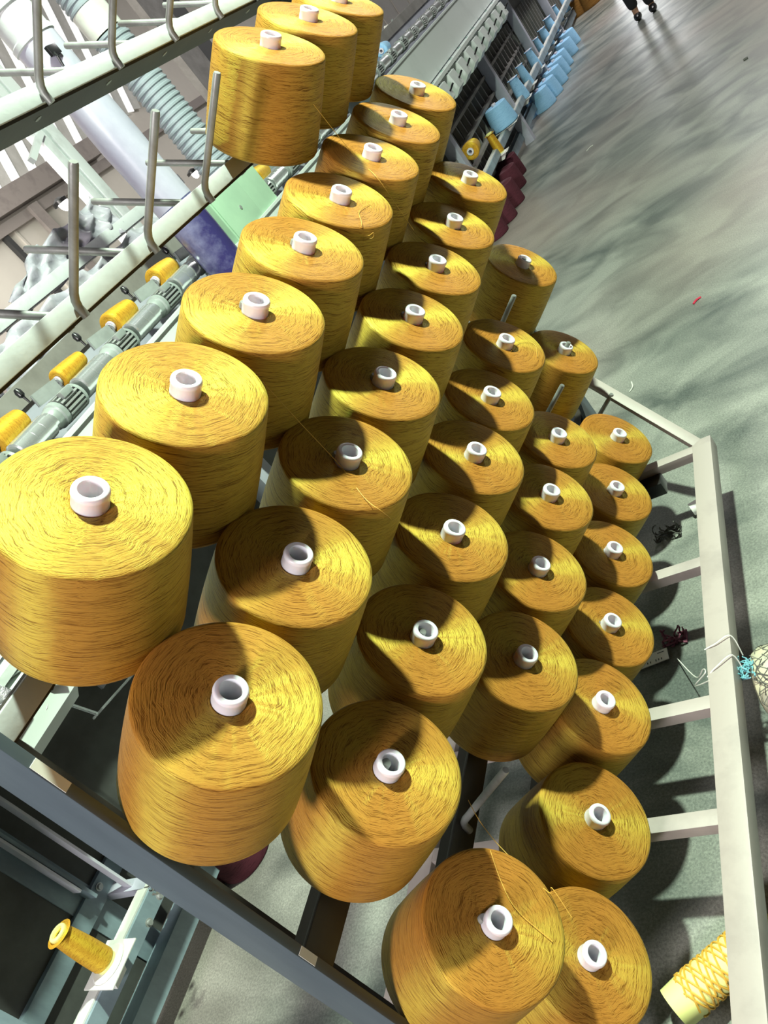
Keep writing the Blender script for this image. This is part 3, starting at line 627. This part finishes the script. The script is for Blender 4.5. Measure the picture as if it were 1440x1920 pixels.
for k in range(8):
    s = 19.5 + 1.7 * k
    b = MB((-9.9, 22, -1.5)); b.lathe((-9.68, s, 0.1 + 0.02 * k), (1, 0, 0), [(0.03, 0.1), (0.14, 0.1), (0.14, 0), (0.16, 0), (0.16, -0.05)], 20); b.build('roller', M['white'], hb)
    b = MB((-9.9, 22, -1.5)); b.beam((-9.62, s + 0.3, 0.0), (-9.62, s + 0.9, 0.35), 0.08, 0.16, bev=0.01); b.build('lever_arm', M['motor'], hb)
b = MB((-9.9, 22, -1.5)); b.lathe((-9.6, 26.8, -0.1), (1, 0, 0), [(0, 0.1), (0.12, 0.1), (0.12, 0)], 18); b.build('stop_button', M['red'], hb)
for i, (px, py, X_) in enumerate([(120, 382, -25), (33, 615, -25), (365, 325, -20)]):
    q = at(px, py, 'x', X_); r = root('wall_lamp', q, ['bright lamp glowing in front of the cream wall', 'small bright lamp seen under the rear mint rail', 'small lamp glinting behind the second short peg'][i], 'lamp')
    sz = (0.32, 0.30, 0.22)[i]
    b = MB(q); b.lathe((q[0], q[1], q[2]), (1, -0.2, 0), [(0, sz * .4), (sz * 0.6, sz * .3), (sz, 0), (sz * 0.6, -sz * .2), (0, -sz * .3)], 20); b.build('bulb', M['lamp'], r)
    b = MB(q); b.lathe((q[0] - sz * .35, q[1], q[2] + sz * .2), (0, 0, 1), [(sz * 1.1, 0), (sz * 1.1, sz * .5), (sz * .3, sz * .9), (0, sz * .9)], 20); b.build('housing', M['black'], r)
# foil-wrapped pipe at the left edge
b = MB((-8.2, 3.5, -2.4)); b.lathe((-8.35, 2.7, -2.32), (0.0, 1.0, 0.05), [(0.0, 0), (0.24, 0), (0.27, 0.3), (0.25, 0.6), (0.25, 1.15), (0.0, 1.16)], 32)
fo = b.build('foil_wrapped_pipe', M['foil']); tag(fo, 'shiny crumpled aluminium foil wrapped pipe at the left edge below the cones', 'pipe')

# ================================================================== SMALL THINGS
# cone lying on the floor, wound with loose net of yarn
q0, q1 = at(1292, 1868, 'z', FLOOR + 0.22), at(1400, 1770, 'z', FLOOR + 0.22)
ax = Vector(q1) - Vector(q0); axn = ax.normalized()
lt = root('lying_tube', q0, 'nearly empty pale yarn tube lying on the floor under the right rail', 'yarn tube')
b = MB(q0); b.lathe(q0, axn, [(0.15, -0.14), (0.155, 0.0), (0.13, 0.85), (0.125, 0.85), (0.14, 0.0), (0.135, -0.14), (0.15, -0.14)], 40); b.build('tube', M['tube_y'], lt)
b = MB(q0); sd = axn.cross(Vector((0, 0, 1))).normalized(); up = sd.cross(axn)
for h in range(6):
    for sg in (1, -1):
        pts = []
        for k in range(60):
            t = k / 59; a = sg * t * 2 * PI * 2.4 + h * 1.05 + 0.25 * math.sin(9 * t + h * 2 + sg); r = 0.160 - 0.02 * t
            pts.append(tuple(Vector(q0) + axn * (0.0 + 0.78 * t) + (sd * math.cos(a) + up * math.sin(a)) * r))
        b.tube(pts, 0.008, 5)
b.build('yarn_remnant', M['gthread'], lt)
# caster wheel at the right edge, wrapped in threads, belongs to the rack's swivel stem
cw = root('caster_wheel', (-1.72, 5.0, FLOOR), 'yellowed nylon caster wheel tangled with threads beside the right base rail', 'wheel')
WC = (-1.885, 5.08, FLOOR + 0.36)
b = MB((-1.72, 5.0, FLOOR)); b.lathe((WC[0] - 0.14, WC[1], WC[2]), (1, 0, 0), [(0.05, 0.0), (0.25, 0.0), (0.32, 0.03), (0.36, 0.10), (0.36, 0.22), (0.32, 0.29), (0.25, 0.32), (0.05, 0.32)], 48); b.build('wheel', M['nylon'], cw)
b = MB((-1.72, 5.0, FLOOR)); b.box(WC[0] + 0.2, WC[0] + 0.26, WC[1] - 0.09, WC[1] + 0.09, WC[2] - 0.06, WC[2] + 0.42, bev=0.01); b.build('fork', M['motor'], cw)
b = MB((-1.72, 5.0, FLOOR))
for k in range(26):
    a0 = random.uniform(0, 6.3); r = 0.365; pts = []
    for j in range(9):
        a = a0 + j * 0.25 * random.choice((1, 1, -1)); pts.append((WC[0] + random.uniform(-0.10, 0.12), WC[1] + r * math.cos(a), WC[2] + r * math.sin(a)))
    b.tube(pts, 0.004, 4)
b.build('thread_wrap', M['fluff'], cw)
def fuzz(name, c, rad, n, mat, lab, cat='thread', th=0.006, flat=0.35):
    b = MB(c)
    for k in range(n):
        p = Vector((random.uniform(-1, 1), random.uniform(-1, 1), random.uniform(0, 1) * flat)); pts = []
        d = Vector((random.uniform(-1, 1), random.uniform(-1, 1), 0)).normalized()
        for j in range(7):
            pts.append((c[0] + p.x * rad[0], c[1] + p.y * rad[1], c[2] + max(0.012, abs(p.z) * rad[0])))
            d = (d + Vector((random.uniform(-.9, .9), random.uniform(-.9, .9), random.uniform(-.5, .5)))).normalized(); p += d * 0.28
            p.x = max(-1, min(1, p.x)); p.y = max(-1, min(1, p.y))
        b.tube(pts, th, 4)
    o = b.build(name, M[mat]); tag(o, lab, cat); return o
fuzz('thread_clump', at(1255, 1004, 'z', FLOOR), (0.16, 0.10), 34, 'fluff', 'dark green-black clump of waste thread on the floor', th=0.008)
fuzz('thread_clump', at(1268, 1200, 'z', FLOOR), (0.13, 0.09), 22, 'pthread', 'plum coloured tangle of waste yarn on the floor near the tag', th=0.012)
fuzz('thread_clump', (-2.02, 5.02, -5.8), (0.07, 0.10), 40, 'cyan', 'turquoise thread clump caught between the rail and the caster wheel', th=0.006, flat=0.8)
fuzz('thread_clump', at(300, 1662, 'z', -4.9), (0.10, 0.10), 16, 'fluff', 'black waste fluff below the near post by the low rail', th=0.008)
# tags on the floor
def tagcard(c, w, h, ang, lab, dz=0.03):
    r = root('paper_tag', c, lab, 'tag'); ca, sa = math.cos(ang), math.sin(ang)
    P = lambda u, v, k=0: (c[0] + u * ca - v * sa, c[1] + u * sa + v * ca, c[2] + dz + k)
    b = MB(c); b.poly([P(-w, -h), P(w, -h), P(w, h), P(-w, h)], 0.012, (0, 0, 1)); b.build('card', M['paper'], r)
    b = MB(c)
    for k in range(9):
        if k in (2, 5): continue
        u = -w * 0.8 + k * w * 0.17
        b.poly([P(u, -h * 0.75, .014), P(u + w * 0.05, -h * 0.75, .014), P(u + w * 0.05, -h * 0.4, .014), P(u, -h * 0.4, .014)], 0.002, (0, 0, 1))
    b.poly([P(w * 0.4, h * 0.5, .014), P(w * 0.8, h * 0.5, .014), P(w * 0.8, h * 0.6, .014), P(w * 0.4, h * 0.6, .014)], 0.002, (0, 0, 1)); b.build('print', M['ink'], r)
tagcard(at(1225, 1240, 'z', FLOOR), 0.19, 0.08, 0.15, 'white printed paper tag on the floor beside the plum yarn tangle')
tb2 = root('floor_sleeve', at(1303, 952, 'z', FLOOR), 'short white cut tube lying on the floor by the rail', 'tube')
c = at(1303, 952, 'z', FLOOR + 0.09); b = MB(at(1303, 952, 'z', FLOOR)); b.lathe(c, (0.75, 0.25, 0), [(0.06, -0.05), (0.085, -0.05), (0.085, 0.25), (0.06, 0.25), (0.06, -0.05)], 28); b.build('sleeve', M['white'], tb2)
# labels stuck on the near post (flat stickers on its side face)
for i, (zc_, hh) in enumerate([(-1.40, 0.11), (-3.28, 0.07)]):
    b = MB((XR, 1.6, zc_)); b.box(-3.7425, -3.739, Y0 + 0.008, Y0 + 0.060, zc_ - hh, zc_ + hh); o = b.build('sticker', M['paper']); o.parent = rack; o.location = V(XR, 1.6, zc_) - V(*RO)
    b = MB((XR, 1.6, zc_)); b.box(-3.7388, -3.738, Y0 + 0.03, Y0 + 0.04, zc_ - hh * .6, zc_ + hh * .2); b.box(-3.7388, -3.738, Y0 + 0.05, Y0 + 0.055, zc_ - hh * .5, zc_ + hh * .5); o2 = b.build('sticker_print', M['ink']); o2.parent = o
# dark block and plate of the far caster under the base crossbar
b = MB(RO); b.box(-3.10, -2.75, 8.05, 8.28, ZT - 0.28, ZT - 0.10, bev=0.01); b.build('caster_block', M['black'], rack)
for (x, y) in ((-3.7, 8.17), (-4.8, 8.17), (-3.2, 1.9), (-4.8, 1.9)):
    b = MB(RO); b.lathe((x - 0.08, y, FLOOR + 0.20), (1, 0, 0), [(0.02, 0), (0.18, 0), (0.2, 0.02), (0.2, 0.14), (0.18, 0.16), (0.02, 0.16)], 28); b.build('rack_wheel', M['black'], rack)
    b = MB(RO); b.box(x - 0.11, x + 0.11, y - 0.06, y + 0.06, FLOOR + 0.40, ZT - 0.13, bev=0.01); b.build('wheel_stem', M['motor'], rack)
# far post foot, dark
b = MB(RO); b.poly([(-3.74, 9.3, -5.9), (-3.74, 10.2, -5.9), (-3.74, 10.2, -4.9)], 0.05, (1, 0, 0)); b.build('gusset', M['post'], rack)
for y in (Y0,):
    b = MB(RO); b.box(-5.1, -2.28, y, y + 0.12, ZT - 0.16, ZT - 0.02, bev=0.008); b.build('base_end_beam', M['post'], rack)
    b = MB(RO); b.box(-4.09, -3.75, y, y + 0.08, ZT - 0.05, FLOOR + 0.55); b.build('post_foot', M['post'], rack)
# rods seen low behind the nearest cones
b = MB(RO); b.box(-4.9, -4.84, Y0 + 0.5, Y0 + 0.56, FLOOR + 0.7, 1.2); b.build('back_upright', M['rust'], rack)
# loose threads
def onf(row, i, u, v, k=0.006):
    """plan point on the lit face of a cone: u along the rack, v down the slope, k above the face"""
    q = POS[(row, i)]; n = Vector(AX); T = Vector((math.cos(TH), 0, -math.sin(TH)))
    return tuple(Vector(q) - n * (0.078 - k) + Vector((0, 1, 0)) * u + T * v)
TH_ = [
 ('thin golden thread stretched from the topmost row across the second row cones', [at(588, 196, 'y', 6.75), onf('B', 5, -0.2, -0.1), onf('B', 5, -0.42, 0.15), at(740, 380, 'y', 6.9), at(776, 432, 'y', 6.9)]),
 ('golden thread end with a loop hanging on the fifth cone of the second row', [onf('B', 4, 0.08, 0.24), onf('B', 4, -0.12, 0.20), onf('B', 4, -0.33, 0.28), at(665, 440, 'y', 6.0), at(690, 442, 'y', 6.0), at(700, 436, 'y', 6.0), at(697, 447, 'y', 6.0), at(668, 446, 'y', 6.0)]),
 ('golden thread running from the second row down over a third row cone', [at(492, 715, 'y', 3.9), at(560, 790, 'y', 3.9), onf('C', 2, -0.1, -0.02), onf('C', 2, -0.3, 0.2), onf('C', 2, -0.36, 0.34), at(742, 980, 'y', 3.9)]),
 ('golden thread hanging from a fourth row cone to the near right cones', [at(878, 1500, 'y', 2.9), at(900, 1540, 'y', 2.7), at(940, 1590, 'y', 2.6), onf('E', 0, 0.30, 0.30), at(1035, 1665, 'y', 2.3), at(1072, 1720, 'y', 2.2)]),
 ('stray golden thread lying across a fifth row cone face', [onf('E', 0, 0.42, -0.1), onf('E', 0, 0.25, 0.0), onf('E', 0, 0.12, 0.12), onf('E', 0, 0.02, 0.36)]),
 ('stray golden thread beside the white tube of the sixth fourth-row cone', [onf('D', 5, -0.1, 0.08), onf('D', 5, 0.12, 0.14), onf('D', 5, 0.2, 0.3), onf('D', 5, -0.02, 0.36)]),
]
for lab, pts in TH_: curve_thing('loose_thread', pts, 0.0024, M['gthread'], lab, 'thread')
WT = [('pale thread tied round the right base rail beside the wheel, upper strand', [(-2.31, 5.2, ZT + 0.0), (-2.2, 5.22, ZT + 0.02), (-2.06, 5.28, ZT + 0.01), (-2.04, 5.2, ZB)]),
      ('pale thread tied round the right base rail beside the wheel, lower strand', [(-2.31, 4.9, ZT - 0.02), (-2.2, 4.96, ZT + 0.02), (-2.06, 5.05, ZT + 0.01), (-2.04, 5.0, ZB)]),
      ('pale looped thread hanging inside the right base rail above the floor', [at(1270, 1235, 'z', FLOOR + .05), at(1305, 1270, 'z', FLOOR + .4), at(1318, 1255, 'z', FLOOR + .7), at(1322, 1262, 'z', ZT), at(1303, 1286, 'z', FLOOR + .6), at(1330, 1276, 'z', ZT)])]
for lab, pts in WT: curve_thing('loose_thread', pts, 0.006, M['wthread'], lab, 'thread')
curve_thing('loose_thread', [at(1300, 570, 'z', FLOOR + .01), at(1306, 562, 'z', FLOOR + .02), at(1314, 557, 'z', FLOOR + .01)], 0.02, M['red'], 'small red scrap of thread on the open floor', 'thread')
curve_thing('loose_thread', [at(1394, 113, 'z', FLOOR + .02), at(1402, 108, 'z', FLOOR + .02)], 0.04, M['fluff'], 'small dark scrap on the open floor at the far right', 'thread')
curve_thing('loose_thread', [at(1180, 735, 'z', FLOOR + .01), at(1186, 725, 'z', FLOOR + .02), at(1184, 716, 'z', FLOOR + .01)], 0.010, M['wthread'], 'short pale scrap of thread on the floor behind the rack', 'thread')
curve_thing('loose_thread', [at(1100, 283, 'z', FLOOR + .01), at(1106, 276, 'z', FLOOR + .02), at(1112, 272, 'z', FLOOR + .01)], 0.014, M['wthread'], 'short pale scrap of thread in the middle of the aisle', 'thread')
# ---- person walking far off, only the feet reach into the picture
pq = at(1213, 30, 'z', FLOOR); PX, PY = pq[0] * S, pq[1] * S
def skin_mesh(name, verts, edges, radii, mats, parent=None, rootv=0):
    me = bpy.data.meshes.new(name); me.from_pydata(verts, edges, []); o = bpy.data.objects.new(name, me); C.collection.objects.link(o)
    md = o.modifiers.new('skin', 'SKIN'); sv = me.skin_vertices[0].data
    for i, r in enumerate(radii): sv[i].radius = (r, r)
    sv[rootv].use_root = True
    ss = o.modifiers.new('sub', 'SUBSURF'); ss.levels = 2; ss.render_levels = 2
    dg = bpy.context.evaluated_depsgraph_get(); nm = bpy.data.meshes.new_from_object(o.evaluated_get(dg)); o.modifiers.clear(); o.data = nm
    nm.materials.clear(); nm.materials.append(mats)
    for p in nm.polygons: p.use_smooth = True
    if parent: o.parent = parent
    return o
pv = [(0, 0, .95), (0, 0, 1.15), (0, 0, 1.38), (0, 0, 1.5), (0, .02, 1.62), (0, .02, 1.72), (.1, 0, .88), (.11, -.10, .48), (.11, .04, .09), (.11, -.12, .05), (-.1, 0, .88), (-.11, .12, .50), (-.11, .22, .14), (-.11, .08, .05), (.2, 0, 1.4), (.25, .05, 1.12), (.24, -.05, .88), (.24, -.08, .80), (-.2, 0, 1.4), (-.25, -.04, 1.12), (-.24, -.12, .9), (-.24, -.15, .82)]
pe = [(0, 1), (1, 2), (2, 3), (3, 4), (4, 5), (0, 6), (6, 7), (7, 8), (8, 9), (0, 10), (10, 11), (11, 12), (12, 13), (2, 14), (14, 15), (15, 16), (16, 17), (2, 18), (18, 19), (19, 20), (20, 21)]
pr = [.15, .14, .15, .06, .09, .07, .10, .065, .045, .04, .10, .065, .045, .04, .06, .045, .035, .03, .06, .045, .035, .03]
pe_root = bpy.data.objects.new('person', None); C.collection.objects.link(pe_root); pe_root.location = (PX, PY, 0.0)
tag(pe_root, 'person in dark trousers and dark red top walking in the far aisle', 'person')
body = skin_mesh('body', pv, pe, pr, M['skin'], pe_root)
tv = [pv[i] for i in (0, 6, 7, 8, 10, 11, 12)]; skin_mesh('trousers', tv, [(0, 1), (1, 2), (2, 3), (0, 4), (4, 5), (5, 6)], [.17, .125, .09, .075, .125, .09, .075], M['trouser'], pe_root)
sv_ = [pv[i] for i in (1, 2, 14, 15, 18, 19)]; skin_mesh('shirt', sv_, [(0, 1), (1, 2), (2, 3), (1, 4), (4, 5)], [.17, .17, .08, .06, .08, .06], M['shirt'], pe_root)
for q in ((.11, -.04), (-.11, .14)):
    b = bmesh.new(); bmesh.ops.create_uvsphere(b, u_segments=16, v_segments=10, radius=1)
    for v in b.verts: v.co = Vector((q[0] + v.co.x * .055, q[1] + v.co.y * .14, max(0.0, .05 + v.co.z * .055)))
    me = bpy.data.meshes.new('shoe'); b.to_mesh(me); b.free(); me.materials.append(M['black']); o = bpy.data.objects.new('shoe', me); C.collection.objects.link(o); o.parent = pe_root
hb_ = bmesh.new(); bmesh.ops.create_uvsphere(hb_, u_segments=16, v_segments=10, radius=.105)
for v in hb_.verts: v.co = Vector((v.co.x, v.co.y + .04, max(v.co.z, -.02) + 1.68))
me = bpy.data.meshes.new('hair'); hb_.to_mesh(me); hb_.free(); me.materials.append(M['trouser']); o = bpy.data.objects.new('hair', me); C.collection.objects.link(o); o.parent = pe_root
